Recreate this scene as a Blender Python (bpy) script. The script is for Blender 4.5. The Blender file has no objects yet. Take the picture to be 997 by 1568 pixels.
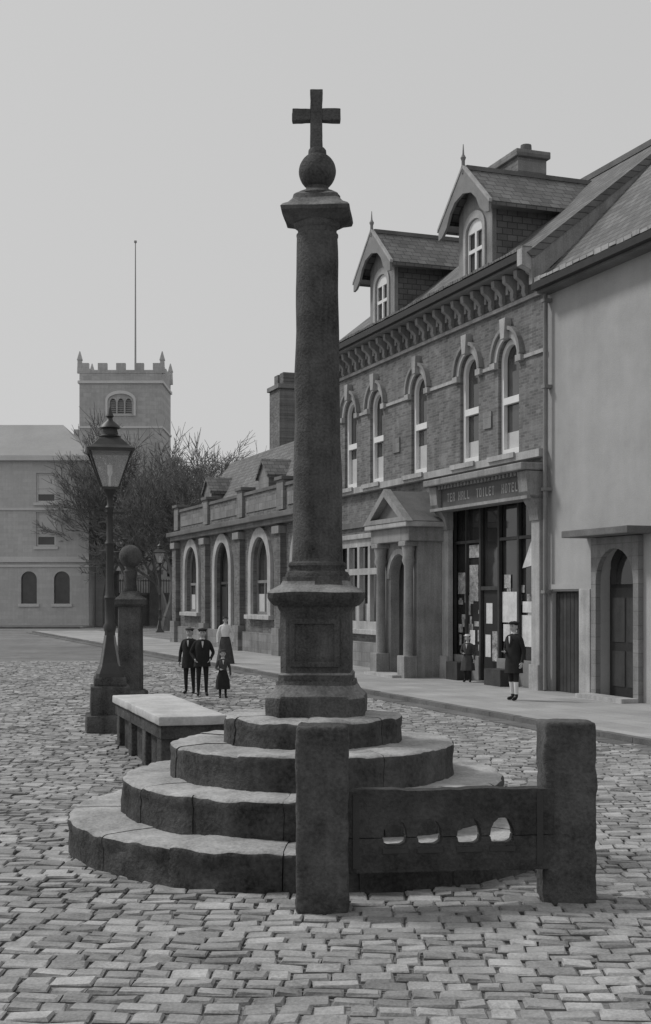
import bpy, bmesh, math, random
from mathutils import Vector, Matrix, noise
from mathutils.geometry import tessellate_polygon
random.seed(7)
SC = bpy.context.scene
COL = SC.collection

# ---------------------------------------------------------------- materials
def M(name, v, var=.25, scale=2.0, fine=30., bump=.3, rough=.9, brick=None, metal=0., spec=.25, streak=0., bdist=.02, bc=(.72, 1.25)):
    m = bpy.data.materials.new(name); m.use_nodes = True
    nt = m.node_tree; N = nt.nodes; L = nt.links
    b = N['Principled BSDF']
    b.inputs['Roughness'].default_value = rough
    b.inputs['Metallic'].default_value = metal
    b.inputs['Specular IOR Level'].default_value = spec
    tc = N.new('ShaderNodeTexCoord')
    def math_(op, a, c):
        n = N.new('ShaderNodeMath'); n.operation = op
        for i, x in enumerate((a, c)):
            if isinstance(x, (int, float)): n.inputs[i].default_value = x
            else: L.new(x, n.inputs[i])
        return n.outputs[0]
    def nz(sc, det=6, vec=None):
        n = N.new('ShaderNodeTexNoise'); n.inputs['Scale'].default_value = sc; n.inputs['Detail'].default_value = det
        n.inputs['Roughness'].default_value = .62
        L.new(vec if vec else tc.outputs['Object'], n.inputs['Vector']); return n.outputs['Fac']
    n1 = nz(scale); n2 = nz(fine, 4)
    f = math_('ADD', math_('MULTIPLY', math_('SUBTRACT', n1, .5), var*3.6), 1.0)
    f = math_('ADD', f, math_('MULTIPLY', math_('SUBTRACT', n2, .5), var*2.6))
    f = math_('ADD', f, math_('MULTIPLY', math_('SUBTRACT', nz(scale*.23, 3), .5), var*2.2))
    if streak:
        mp = N.new('ShaderNodeMapping'); mp.inputs['Scale'].default_value = (5, 5, .35)
        L.new(tc.outputs['Object'], mp.inputs['Vector'])
        f = math_('ADD', f, math_('MULTIPLY', math_('SUBTRACT', nz(1.0, 5, mp.outputs[0]), .5), streak*3))
    f = math_('MAXIMUM', f, .2)
    val = math_('MULTIPLY', f, v)
    hgt = math_('ADD', math_('MULTIPLY', n1, .5), math_('MULTIPLY', n2, .5))
    if brick:
        axis, bw, bh, mo, mv = brick
        sp = N.new('ShaderNodeSeparateXYZ'); L.new(tc.outputs['Object'], sp.inputs[0])
        cb = N.new('ShaderNodeCombineXYZ')
        L.new(sp.outputs[0], cb.inputs[0])
        L.new(sp.outputs[2 if axis == 'xz' else 1], cb.inputs[1])
        if axis == 'yz':
            L.new(sp.outputs[1], cb.inputs[0]); L.new(sp.outputs[2], cb.inputs[1])
        bt = N.new('ShaderNodeTexBrick')
        bt.inputs['Scale'].default_value = 1
        bt.inputs['Brick Width'].default_value = bw; bt.inputs['Row Height'].default_value = bh
        bt.inputs['Mortar Size'].default_value = mo; bt.inputs['Mortar Smooth'].default_value = .2
        bt.inputs['Color1'].default_value = (bc[0],)*3+(1,); bt.inputs['Color2'].default_value = (bc[1],)*3+(1,)
        bt.inputs['Mortar'].default_value = (mv, mv, mv, 1)
        L.new(cb.outputs[0], bt.inputs['Vector'])
        bw_ = N.new('ShaderNodeRGBToBW'); L.new(bt.outputs['Color'], bw_.inputs[0])
        val = math_('MULTIPLY', val, bw_.outputs[0])
        hgt = math_('SUBTRACT', hgt, math_('MULTIPLY', bt.outputs['Fac'], .8))
    L.new(val, b.inputs['Base Color'])
    if bump:
        bp = N.new('ShaderNodeBump'); bp.inputs['Strength'].default_value = bump; bp.inputs['Distance'].default_value = bdist
        L.new(hgt, bp.inputs['Height']); L.new(bp.outputs[0], b.inputs['Normal'])
    return m

BR = M('dark_brick', .165, .34, 1.2, 25, .4, brick=('xz', .23, .075, .008, 1.25), streak=.26)
BRS = M('dark_brick_side', .15, .2, 1.2, 25, .4, brick=('yz', .23, .075, .008, 1.25), streak=.12)
FRZ = M('painted_shade_brick', .09, .2, 1.2, 25, .4, brick=('xz', .23, .075, .008, 1.25))  # darker copy of the wall brick: shade under the eaves painted in
STN = M('light_stone', .38, .28, 1.5, 30, .3, streak=.3)
PST = M('porch_stone', .26, .32, 1.4, 28, .4, streak=.35)
STN2 = M('grey_stone', .22, .28, 1.5, 30, .3, brick=('xz', .7, .3, .008, .7), streak=.25, bc=(.85, 1.12))
BANK = M('bank_brick', .15, .32, 1.0, 25, .3, brick=('xz', .23, .075, .008, 1.2), streak=.25)
REND = M('grey_render', .38, .16, .8, 38, .5, streak=.05)
SLATE = M('slate', .15, .25, 1.5, 25, .5, rough=.7, brick=('xz', .3, .17, .012, .45), streak=.15, bc=(.8, 1.2))
SLATE2 = M('slate_side', .15, .25, 1.5, 25, .5, rough=.7, brick=('yz', .3, .17, .012, .45), bc=(.8, 1.2))
WHITE = M('white_paint', .74, .06, 3, 30, .05, rough=.55)
GREYP = M('grey_paint', .22, .18, 3, 30, .05, rough=.6)
FASC = M('fascia_paint', .10, .25, 2.5, 30, .1, rough=.6, streak=.2)
LETTER = M('gilt_letter_paint', .34, .2, 3, 30, 0, rough=.5)
DARKP = M('dark_paint', .03, .25, 3, 30, .1, rough=.5)
DARKW = M('dark_wood', .05, .3, 4, 30, .3, rough=.7, streak=.3)
IRON = M('cast_iron', .03, .3, 8, 50, .2, rough=.5, spec=.5)
CROSS = M('sooty_stone', .085, .62, 2.6, 42, 1.0, rough=.95, streak=.40, bdist=.03)
CROSSL = M('lit_worn_ledge_stone', .20, .5, 4, 40, 1.0, rough=.95)  # highlight on upward faces painted into the stone colour, along with wear
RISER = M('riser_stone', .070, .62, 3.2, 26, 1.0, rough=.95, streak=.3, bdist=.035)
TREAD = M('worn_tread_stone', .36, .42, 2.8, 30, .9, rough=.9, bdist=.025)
POSTM = M('post_stone', .080, .58, 3.6, 34, 1.0, rough=.95, streak=.35, bdist=.035)
STOCKW = M('stocks_board', .055, .55, 3.8, 34, 1.0, rough=.9, streak=.25, bdist=.03)
LEDGE = M('table_stone', .46, .24, 3, 30, .3)
SETT = M('sett_stone', .32, .42, 3.0, 46, 1.0, rough=.88, bdist=.015)
JOINT = M('joint_earth', .20, .35, .5, 20, .4, brick=('xy', .23, .165, .015, .6), bc=(.85, 1.15))
FLAG = M('flagstone', .34, .24, .6, 24, .3, brick=('xy', .9, .6, .010, .74), bc=(.90, 1.08))
KERB = M('kerb_stone', .15, .32, 1.5, 30, .4)  # darkened so the kerb carries its shadow line in the colour
HAZEW = M('hazed_stone', .50, .10, .25, 5, .2, brick=('xz', .8, .32, .02, .95), streak=.1, bc=(.94, 1.06))  # HAZE materials: distance haze painted in as a paler tone
HAZET = M('hazed_tower_stone', .44, .14, .3, 4, .3, brick=('xz', .8, .4, .03, .92), streak=.12, bc=(.9, 1.08))
HAZER = M('hazed_slate', .33, .12, .5, 8, .2)
HAZEP = M('hazed_trim', .60, .08, 1, 8, .1)
BARK = M('bark', .13, .3, 2, 20, .5)
BARK2 = M('hazed_bark', .24, .2, 2, 20, .2)  # bark lightened to paint in haze over the far trees
FWALL = M('rubble_wall', .14, .35, 1, 10, .5)
PAPER = M('poster_paper', .62, .2, 3.0, 14, 0, rough=.8)
PAPER2 = M('poster_print', .33, .8, 6.0, 22, 0, rough=.8)
BLIND = M('window_blind', .5, .12, 3, 30, 0)
SKIN = M('skin_tone', .45, .08, 8, 40, .05, rough=.6)
HAIR = M('hair', .04, .3, 20, 80, .4)
CLOTH = M('dark_wool', .028, .3, 6, 90, .3, rough=1)
CLOTH2 = M('grey_wool', .07, .3, 6, 90, .3, rough=1)
LINEN = M('white_linen', .68, .08, 6, 60, .2, rough=.9)
LEATH = M('boot_leather', .02, .2, 10, 60, .1, rough=.4)
EYE = M('eye_dark', .02, 0, 5, 5, 0, rough=.2)
LIP = M('lip', .2, 0, 5, 5, 0)

def glassm(name, v):
    m = bpy.data.materials.new(name); m.use_nodes = True
    N = m.node_tree.nodes; L = m.node_tree.links
    b = N['Principled BSDF']; b.inputs['Roughness'].default_value = .06
    b.inputs['Specular IOR Level'].default_value = .7
    tc = N.new('ShaderNodeTexCoord'); nz = N.new('ShaderNodeTexNoise'); nz.inputs['Scale'].default_value = 1.3
    L.new(tc.outputs['Object'], nz.inputs['Vector'])
    r = N.new('ShaderNodeMapRange'); r.inputs['To Min'].default_value = v*.3; r.inputs['To Max'].default_value = v*1.9
    L.new(nz.outputs['Fac'], r.inputs['Value']); L.new(r.outputs[0], b.inputs['Base Color'])
    bp = N.new('ShaderNodeBump'); bp.inputs['Strength'].default_value = .12; bp.inputs['Distance'].default_value = .05
    L.new(nz.outputs['Fac'], bp.inputs['Height']); L.new(bp.outputs[0], b.inputs['Normal'])
    return m
GLASS = glassm('window_glass', .045)
GLASS2 = glassm('shop_glass', .028)
def lampglass():
    m = bpy.data.materials.new('lamp_glass'); m.use_nodes = True
    N = m.node_tree.nodes; L = m.node_tree.links
    out = N['Material Output']; b = N['Principled BSDF']; b.inputs['Base Color'].default_value = (.7, .7, .7, 1); b.inputs['Roughness'].default_value = .1
    t = N.new('ShaderNodeBsdfTransparent'); mx = N.new('ShaderNodeMixShader'); mx.inputs[0].default_value = .3
    L.new(t.outputs[0], mx.inputs[1]); L.new(b.outputs[0], mx.inputs[2]); L.new(mx.outputs[0], out.inputs[0])
    return m
LGLASS = lampglass()

# ---------------------------------------------------------------- helpers
def empty(name, loc=(0, 0, 0), rz=0, sc=1):
    e = bpy.data.objects.new(name, None); COL.objects.link(e)
    e.location = loc; e.rotation_euler = (0, 0, rz); e.scale = (sc, sc, sc); e.empty_display_size = .3
    return e

def obj(name, verts, faces, mats, parent=None, smooth=False, fm=None, recalc=True):
    me = bpy.data.meshes.new(name); me.from_pydata([tuple(v) for v in verts], [], faces)
    if not isinstance(mats, (list, tuple)): mats = [mats]
    for m in mats: me.materials.append(m)
    if fm:
        for p, i in zip(me.polygons, fm): p.material_index = i
    if recalc:
        bm = bmesh.new(); bm.from_mesh(me); bmesh.ops.recalc_face_normals(bm, faces=bm.faces); bm.to_mesh(me); bm.free()
    if smooth:
        for p in me.polygons: p.use_smooth = True
        try: me.set_sharp_from_angle(angle=math.radians(40))
        except Exception: pass
    o = bpy.data.objects.new(name, me); COL.objects.link(o)
    if parent: o.parent = parent
    return o

def box(p, name, x0, x1, y0, y1, z0, z1, m, bev=0.):
    x0, x1 = min(x0, x1), max(x0, x1); y0, y1 = min(y0, y1), max(y0, y1)
    bm = bmesh.new(); bmesh.ops.create_cube(bm, size=1)
    for v in bm.verts:
        v.co = Vector(((x0+x1)/2+v.co.x*(x1-x0), (y0+y1)/2+v.co.y*(y1-y0), (z0+z1)/2+v.co.z*(z1-z0)))
    if bev: bmesh.ops.bevel(bm, geom=bm.edges[:], offset=bev, segments=2, affect='EDGES', profile=.6)
    me = bpy.data.meshes.new(name); bm.to_mesh(me); bm.free(); me.materials.append(m)
    o = bpy.data.objects.new(name, me); COL.objects.link(o)
    if p: o.parent = p
    return o

def boxes(p, name, lst, m):
    vs, fs = [], []
    for (x0, x1, y0, y1, z0, z1) in lst:
        b = len(vs)
        for z in (z0, z1):
            vs += [(x0, y0, z), (x1, y0, z), (x1, y1, z), (x0, y1, z)]
        fs += [(b, b+3, b+2, b+1), (b+4, b+5, b+6, b+7), (b, b+1, b+5, b+4), (b+1, b+2, b+6, b+5), (b+2, b+3, b+7, b+6), (b+3, b, b+4, b+7)]
    return obj(name, vs, fs, m, p)

def prism(p, name, loops, a0, a1, m, axis='y'):
    flat = [q for lp in loops for q in lp]
    tris = tessellate_polygon([[Vector((q[0], q[1], 0)) for q in lp] for lp in loops])
    n = len(flat)
    def mp(q, a): return (q[0], a, q[1]) if axis == 'y' else ((a, q[0], q[1]) if axis == 'x' else (q[0], q[1], a))
    vs = [mp(q, a0) for q in flat] + [mp(q, a1) for q in flat]
    fs = [tuple(t) for t in tris] + [tuple(n+i for i in reversed(t)) for t in tris]
    b = 0
    for lp in loops:
        k = len(lp)
        for i in range(k):
            j = (i+1) % k
            fs.append((b+i, b+j, n+b+j, n+b+i))
        b += k
    return obj(name, vs, fs, m, p)

def rect(x0, x1, z0, z1): return [(x0, z0), (x1, z0), (x1, z1), (x0, z1)]
def arch(xc, w, z0, zs, n=14, rise=None):
    r = w/2; rise = r if rise is None else rise
    pts = [(xc-r, z0), (xc+r, z0)]
    for i in range(n+1):
        a = math.pi*i/n
        pts.append((xc+r*math.cos(a), zs+rise*math.sin(a)))
    return pts
def arc_band(xc, zs, r0, r1, n=16):
    o = [(xc+r1*math.cos(math.pi*i/n), zs+r1*math.sin(math.pi*i/n)) for i in range(n+1)]
    i_ = [(xc+r0*math.cos(math.pi*i/n), zs+r0*math.sin(math.pi*i/n)) for i in range(n, -1, -1)]
    return o+i_

def loft(name, rings, m, parent, smooth=True, cap=True, amp=0., nsc=3.):
    vs = [Vector(q) for r in rings for q in r]; n = len(rings[0]); fs = []
    for i in range(len(rings)-1):
        for j in range(n):
            k = (j+1) % n
            fs.append((i*n+j, i*n+k, (i+1)*n+k, (i+1)*n+j))
    if cap:
        fs.append(tuple(range(n-1, -1, -1))); fs.append(tuple((len(rings)-1)*n+j for j in range(n)))
    if amp:
        vs = [v + amp*noise.noise_vector(v*nsc) for v in vs]
    return obj(name, vs, fs, m, parent, smooth)

def circ(r, z, n=32, cx=0, cy=0, ry=None):
    ry = r if ry is None else ry
    return [(cx+r*math.cos(2*math.pi*i/n), cy+ry*math.sin(2*math.pi*i/n), z) for i in range(n)]
def chsq(h, c, z, cx=0, cy=0):
    p = [(h, -h+c), (h, h-c), (h-c, h), (-h+c, h), (-h, h-c), (-h, -h+c), (-h+c, -h), (h-c, -h)]
    return [(cx+a, cy+b, z) for a, b in p]
def cyl(p, name, cx, cy, z0, z1, r0, r1, m, n=20): return loft(name, [circ(r0, z0, n, cx, cy), circ(r1, z1, n, cx, cy)], m, p)

def rough_box(p, name, x0, x1, y0, y1, z0, z1, m, seg=.07, bev=.02, amp=.012, nsc=5., seed=0.):
    bm = bmesh.new(); bmesh.ops.create_cube(bm, size=1)
    for v in bm.verts:
        v.co = Vector(((x0+x1)/2+v.co.x*(x1-x0), (y0+y1)/2+v.co.y*(y1-y0), (z0+z1)/2+v.co.z*(z1-z0)))
    bmesh.ops.bevel(bm, geom=bm.edges[:], offset=bev, segments=2, affect='EDGES', profile=.5)
    for it in range(6):
        es = [e for e in bm.edges if e.calc_length() > seg]
        if not es: break
        bmesh.ops.subdivide_edges(bm, edges=es, cuts=1, use_grid_fill=True)
    for v in bm.verts:
        q = v.co*nsc + Vector((seed, seed, seed))
        v.co += amp*noise.noise_vector(q) + amp*.5*noise.noise_vector(q*3.1)
    me = bpy.data.meshes.new(name); bm.to_mesh(me); bm.free(); me.materials.append(m)
    for q in me.polygons: q.use_smooth = True
    o = bpy.data.objects.new(name, me); COL.objects.link(o)
    if p: o.parent = p
    return o

# ---------------------------------------------------------------- ground
obj('ground', [(-400, -60, 0), (400, -60, 0), (400, 700, 0), (-400, 700, 0)], [(0, 1, 2, 3)], JOINT)
def setts():
    vs, fs = [], []
    rnd = random.Random(3)
    rot = math.radians(-3.0); c, s = math.cos(rot), math.sin(rot)
    y = 5.2; row = 0
    while y < 48:
        rh = .168*rnd.uniform(.88, 1.12)
        x = -(.27*y+3.2) + rnd.uniform(0, .2)
        xe = .27*y+2.6
        while x < xe:
            w = .225*rnd.uniform(.68, 1.35)
            g = rnd.uniform(.005, .011)
            dz = rnd.uniform(-.008, .006); tx = rnd.uniform(-.007, .007); ty = rnd.uniform(-.006, .006)
            wob = .05*math.sin(x*.45+1.0)+.03*noise.noise(Vector((x*.8, y*.4, 0)))
            und = .03*noise.noise(Vector((x*.5, y*.5, 3.)))
            sk_ = rnd.uniform(-.012, .012)
            b = len(vs)
            X0, X1, Y0, Y1 = x+g, x+w-g, y+g+wob+rnd.uniform(-.006, .006), y+rh-g+wob+rnd.uniform(-.006, .004)
            i = rnd.uniform(.010, .019)
            for (px, py, pz) in ((X0, Y0, -.01), (X1, Y0, -.01), (X1+sk_, Y1, -.01), (X0+sk_, Y1, -.01)):
                vs.append((px, py, pz))
            for k, (px, py) in enumerate(((X0, Y0), (X1, Y0), (X1+sk_, Y1), (X0+sk_, Y1))):
                vs.append((px+rnd.uniform(-.005, .005), py+rnd.uniform(-.005, .005), .016+dz+und))
            for k, (px, py) in enumerate(((X0+i, Y0+i), (X1-i, Y0+i), (X1-i+sk_, Y1-i), (X0+i+sk_, Y1-i))):
                vs.append((px+rnd.uniform(-.006, .006), py+rnd.uniform(-.006, .006), .028+und+dz+(tx if k in (1, 2) else -tx)+(ty if k > 1 else -ty)))
            for k in range(4):
                l = (k+1) % 4
                fs.append((b+k, b+l, b+4+l, b+4+k)); fs.append((b+4+k, b+4+l, b+8+l, b+8+k))
            fs.append((b+8, b+9, b+10, b+11))
            x += w
        y += rh; row += 1
    vs = [(x*c-(y-12)*s, x*s+(y-12)*c+12, z) for x, y, z in vs]
    o = obj('cobblestone_paving', vs, fs, SETT, recalc=False, smooth=False)
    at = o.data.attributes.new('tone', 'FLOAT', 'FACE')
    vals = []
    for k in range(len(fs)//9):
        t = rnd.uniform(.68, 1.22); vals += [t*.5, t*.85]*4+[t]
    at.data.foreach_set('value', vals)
    return o
setts()
nt = SETT.node_tree; bs = nt.nodes['Principled BSDF']; lk = bs.inputs['Base Color'].links[0]; src = lk.from_socket
at = nt.nodes.new('ShaderNodeAttribute'); at.attribute_name = 'tone'
mm = nt.nodes.new('ShaderNodeMath'); mm.operation = 'MULTIPLY'
nt.links.new(src, mm.inputs[0]); nt.links.new(at.outputs['Fac'], mm.inputs[1]); nt.links.new(mm.outputs[0], bs.inputs['Base Color'])

# ---------------------------------------------------------------- street frame (right hand row)
AX, AY = 5.39, 32.0
RZ = math.atan2(-.938, .346)

pv = empty('pavement', (AX, AY, 0), RZ)
box(pv, 'flags', -62, 22, -3.95, .3, -.05, .125, FLAG)
ks = []
x = -62
while x < 22:
    ks.append((x, x+.985, -4.12, -3.953, -.05, .13+random.uniform(-.006, .006))); x += 1.0
boxes(pv, 'kerb_stones', ks, KERB)
boxes(pv, 'gutter_channel', [(-62+k*.6, -62+k*.6+.58, -4.5, -4.13, -.02, .04+random.uniform(-.004, .004)) for k in range(140)], KERB)

# ----- brick shop building
B = empty('brick_shop_building', (AX, AY, 0), RZ)
WX = [-13.1, -10.8, -7.5, -4.15, -1.9]
WW = 1.12
holes = [arch(x, WW, 6.1, 8.55) for x in WX]
holes += [rect(-14.2, -9.4, 1.5, 4.2), rect(-7.6, -6.1, .15, 3.7), rect(-5.4, -.5, .15, 4.9)]
prism(B, 'front_wall', [rect(-15, -.002, 0, 10.65)]+holes, 0, .3, BR)
box(B, 'rear_wall_block', -14.99, -.01, .302, 8.2, 0, 10.6, BRS)
for k, x in enumerate(WX):
    prism(B, f'arch_head_{k}', [arc_band(x, 8.55, WW/2, WW/2+.17)], -.06, .0, STN)
    prism(B, f'hood_mould_{k}', [arc_band(x, 8.58, WW/2+.172, WW/2+.27)], -.14, 0, PST)
    prism(B, f'window_glass_{k}', [arch(x, WW-.01, 6.1, 8.55)], .21, .23, GLASS)
    prism(B, f'sash_frame_{k}', [arch(x, WW-.02, 6.12, 8.54), rect(x-.42, x+.42, 6.26, 7.43), arch(x, .84, 7.61, 8.53)], .09, .20, WHITE)
    zb = 6.26+random.choice([.45, .7, .85, .6])
    box(B, f'lace_curtain_{k}', x-.42, x+.42, .203, .208, 6.26, zb, BLIND)
    boxes(B, f'side_curtain_{k}', [(x+.2, x+.42, .2, .207, zb+.002, 7.43), (x+.23, x+.41, .2, .207, 7.61, 8.5)], BLIND)
    prism(B, f'keystone_{k}', [[(x-.10, 9.08), (x+.10, 9.08), (x+.16, 9.60), (x-.16, 9.60)]], -.19, -.0, STN)
    boxes(B, f'impost_blocks_{k}', [(x-WW/2-.28, x-WW/2, -.12, 0, 8.40, 8.56), (x+WW/2, x+WW/2+.28, -.12, 0, 8.40, 8.56)], STN)
    box(B, f'sill_{k}', x-.72, x+.72, -.26, -.202, 5.95, 6.08, STN)
bx = []
edges = [-15] + sum([[x-WW/2-.28, x+WW/2+.28] for x in WX], []) + [-.002]
for a, b in zip(edges[::2], edges[1::2]):
    if b-a > .1: bx.append((a, b, -.05, 0, 8.43, 8.52))
boxes(B, 'impost_band', bx, STN)
box(B, 'sill_band', -15.02, .02, -.2, 0, 5.86, 6.05, STN)
box(B, 'string_course', -15.01, -8.5, -.1, 0, 4.72, 4.9, KERB)
box(B, 'name_tablet', -3.25, -2.8, -.04, 0, 6.9, 7.35, STN2)
box(B, 'name_tablet_b', -9.4, -8.9, -.04, 0, 6.9, 7.35, STN2)
# eaves cornice
box(B, 'frieze_band', -15.01, 0, -.08, 0, 9.86, 9.96, PST)
box(B, 'frieze_painted_shade', -15.0, -.001, -.02, 0, 9.96, 10.64, FRZ)  # dark strip painting in the shade between brackets
bp = [(0, 9.97), (-.09, 9.97), (-.13, 10.06), (-.12, 10.22), (-.22, 10.34), (-.34, 10.42), (-.36, 10.60), (0, 10.60)]
n = 25
for k in range(n):
    x = -14.8+14.5*k/(n-1)
    prism(B, f'bracket_{k}', [bp], x-.085, x+.085, PST, 'x')
boxes(B, 'bracket_drops', [(-14.8+14.5*(k+.5)/(n-1)-.06, -14.8+14.5*(k+.5)/(n-1)+.06, -.1, -.02, 10.2, 10.42) for k in range(n-1)], PST)
box(B, 'soffit_board', -15.05, .0, -.5, -.001, 10.62, 10.74, GREYP)
box(B, 'gutter', -15.1, -.02, -.64, -.5, 10.68, 10.86, DARKP)
prism(B, 'eaves_kneeler', [[(0.1, 10.05), (-.12, 10.05), (-.3, 10.35), (-.68, 10.5), (-.68, 10.9), (.1, 11.0)]], -.2, .05, STN, 'x')
rp = [(-.55, 10.80), (4.0, 14.42), (8.7, 10.80), (8.5, 10.66), (4.0, 14.2), (-.4, 10.66)]
prism(B, 'main_roof', [rp], -15.1, .12, SLATE, 'x')
prism(B, 'roof_gable_step', [[(-.42, 10.04), (-.42, 10.66), (4.0, 14.21), (4.0, 14.0)]], -.05, .10, PST, 'x')
box(B, 'ridge_tiles', -15.1, 16, 3.88, 4.12, 14.36, 14.52, KERB)
rr = random.Random(9)
boxes(B, 'eaves_slate_course', [(-15+x*.3, -15+x*.3+.27, -.62, -.35, 10.9+rr.uniform(0, .02), 10.96+rr.uniform(0, .03)) for x in range(50)], SLATE)
# dormers
for k, xc in enumerate([-3.8, -10.35]):
    w = 1.0
    sl = .86
    prism(B, f'dormer_front_{k}', [[(xc-w, 10.8), (xc+w, 10.8), (xc+w, 12.98), (xc, 13.82), (xc-w, 12.98)], arch(xc, 1.0, 11.15, 12.35, rise=.36)], .0, .12, PST)
    prism(B, f'dormer_surround_{k}', [arch(xc, 1.30, 11.07, 12.4, rise=.52), arch(xc, 1.0, 11.15, 12.35, rise=.36)], -.05, .0, STN)
    prism(B, f'dormer_glass_{k}', [arch(xc, 1.0, 11.15, 12.35, rise=.36)], .09, .1, GLASS)
    prism(B, f'dormer_sash_{k}', [arch(xc, .98, 11.15, 12.35, rise=.35), rect(xc-.42, xc-.05, 11.24, 11.82), rect(xc+.05, xc+.42, 11.24, 11.82), rect(xc-.42, xc-.05, 11.92, 12.36), rect(xc+.05, xc+.42, 11.92, 12.36)], .02, .08, WHITE)
    for sg in (-1, 1):
        prism(B, f'dormer_cheek_{k}{sg}', [[(.12, 10.8), (.12, 12.97), (2.6, 12.97)]], xc+sg*w, xc+sg*(w-.12), SLATE2, 'x')
        prism(B, f'dormer_roof_{k}{sg}', [[(xc, 13.95), (xc+sg*1.5, 13.95-1.5*sl), (xc+sg*1.5, 14.06-1.5*sl), (xc, 14.06)]], -.30, 3.6, SLATE2)
        prism(B, f'bargeboard_{k}{sg}', [[(xc, 14.05), (xc+sg*1.53, 14.05-1.53*sl), (xc+sg*1.53, 12.46), (xc+sg*1.3, 12.50), (xc+sg*1.0, 12.70), (xc+sg*.8, 13.02), (xc+sg*.5, 13.25), (xc, 13.36)]], -.38, -.305, GREYP)
        prism(B, f'barge_cap_{k}{sg}', [[(xc, 14.06), (xc+sg*1.58, 14.06-1.58*sl), (xc+sg*1.58, 14.15-1.58*sl), (xc, 14.15)]], -.40, -.305, STN)
        box(B, f'dormer_eave_{k}{sg}', xc+sg*1.0, xc+sg*1.45, -.3, 1.9, 12.72, 12.76, GREYP)
    box(B, f'dormer_ridge_{k}', xc-.1, xc+.1, -.3, 3.6, 14.0, 14.12, KERB)
    box(B, f'dormer_sill_{k}', xc-.7, xc+.7, -.12, 0, 10.95, 11.06, STN)
    loft(f'dormer_finial_{k}', [circ(.05, 13.9, 8, xc, -.36), circ(.05, 14.25, 8, xc, -.36), circ(.08, 14.33, 8, xc, -.36), circ(.03, 14.42, 8, xc, -.36), circ(.01, 14.7, 8, xc, -.36)], GREYP, B)
# chimney
box(B, 'chimney_stack', -10.1, -7.8, 3.5, 4.5, 13.5, 16.1, BR)
box(B, 'chimney_cap', -10.2, -7.7, 3.4, 4.6, 16.1, 16.32, STN2, .03)
for k in range(4): cyl(B, f'chimney_pot_{k}', -9.7+.5*k, 4.0, 16.3, 16.62, .19, .17, KERB, 12)
# ground floor window
gl = []
for k in range(5):
    a = -14.05+k*.94
    gl += [rect(a, a+.76, 1.62, 3.15), rect(a, a+.76, 3.36, 4.08)]
prism(B, 'mullioned_window_stone', [rect(-14.5, -9.15, 1.25, 4.4)]+gl, -.06, .08, STN)
box(B, 'mullioned_window_glass', -14.2, -9.4, .15, .2, 1.5, 4.2, GLASS)
boxes(B, 'mullioned_sash', [(-14.05+k*.94+.36, -14.05+k*.94+.40, .1, .14, 1.62, 3.15) for k in range(5)], WHITE)
boxes(B, 'mullioned_curtains', [(-14.05+k*.94+.05, -14.05+k*.94+.7, .142, .148, 1.62, 2.0+.1*(k % 3)) for k in range(5)], BLIND)
box(B, 'window_sill', -14.6, -9.05, -.22, -.062, 1.2, 1.36, STN, .02)
box(B, 'window_head', -14.6, -9.05, -.15, -.062, 4.34, 4.5, STN, .02)
box(B, 'plinth', -15, -8.2, -.1, -.002, .1, .95, STN2)
# porch
prism(B, 'porch_front', [rect(-8.1, -5.6, .1, 4.0), arch(-6.85, 1.4, .14, 2.95)], -.9, -.62, PST)
prism(B, 'porch_side_near', [[(-.618, .1), (0, .1), (0, 4.0), (-.618, 4.0)]], -5.86, -5.6, PST, 'x')
box(B, 'porch_side_far', -8.1, -7.84, -.618, 0, .1, 4.0, PST)
box(B, 'porch_door', -7.5, -6.2, .05, .12, .12, 3.6, DARKP)
prism(B, 'porch_arch_mould', [arc_band(-6.85, 2.95, .72, .88)], -.96, -.902, STN)
for k, x in enumerate((-7.87, -5.83)):
    loft(f'porch_column_{k}', [circ(.2, .12, 20, x, -1.08), circ(.2, .35, 20, x, -1.08), circ(.15, .42, 20, x, -1.08), circ(.15, 1.0, 20, x, -1.08), circ(.13, 3.3, 20, x, -1.08), circ(.19, 3.45, 20, x, -1.08), circ(.16, 3.6, 20, x, -1.08), circ(.22, 3.98, 20, x, -1.08)], PST, B)
    box(B, f'porch_plinth_{k}', x-.25, x+.25, -1.33, -.905, .1, .75, PST, .02)
    box(B, f'porch_capital_{k}', x-.24, x+.24, -1.30, -.905, 3.86, 4.0, PST, .02)
box(B, 'porch_entablature', -8.25, -5.45, -1.25, 0, 4.002, 4.4, PST, .02)
box(B, 'porch_cornice', -8.4, -5.3, -1.4, 0, 4.4, 4.55, STN, .03)
prism(B, 'porch_pediment', [[(-8.45, 4.55), (-5.25, 4.55), (-6.85, 5.55)], [(-7.9, 4.68), (-5.8, 4.68), (-6.85, 5.32)]], -1.42, -1.2, PST)
prism(B, 'porch_roof', [[(-8.4, 4.56), (-5.3, 4.56), (-6.85, 5.50)]], -1.2, 0, KERB)
box(B, 'porch_step', -7.9, -5.8, -1.6, -.9, .1, .2, STN)
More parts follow.
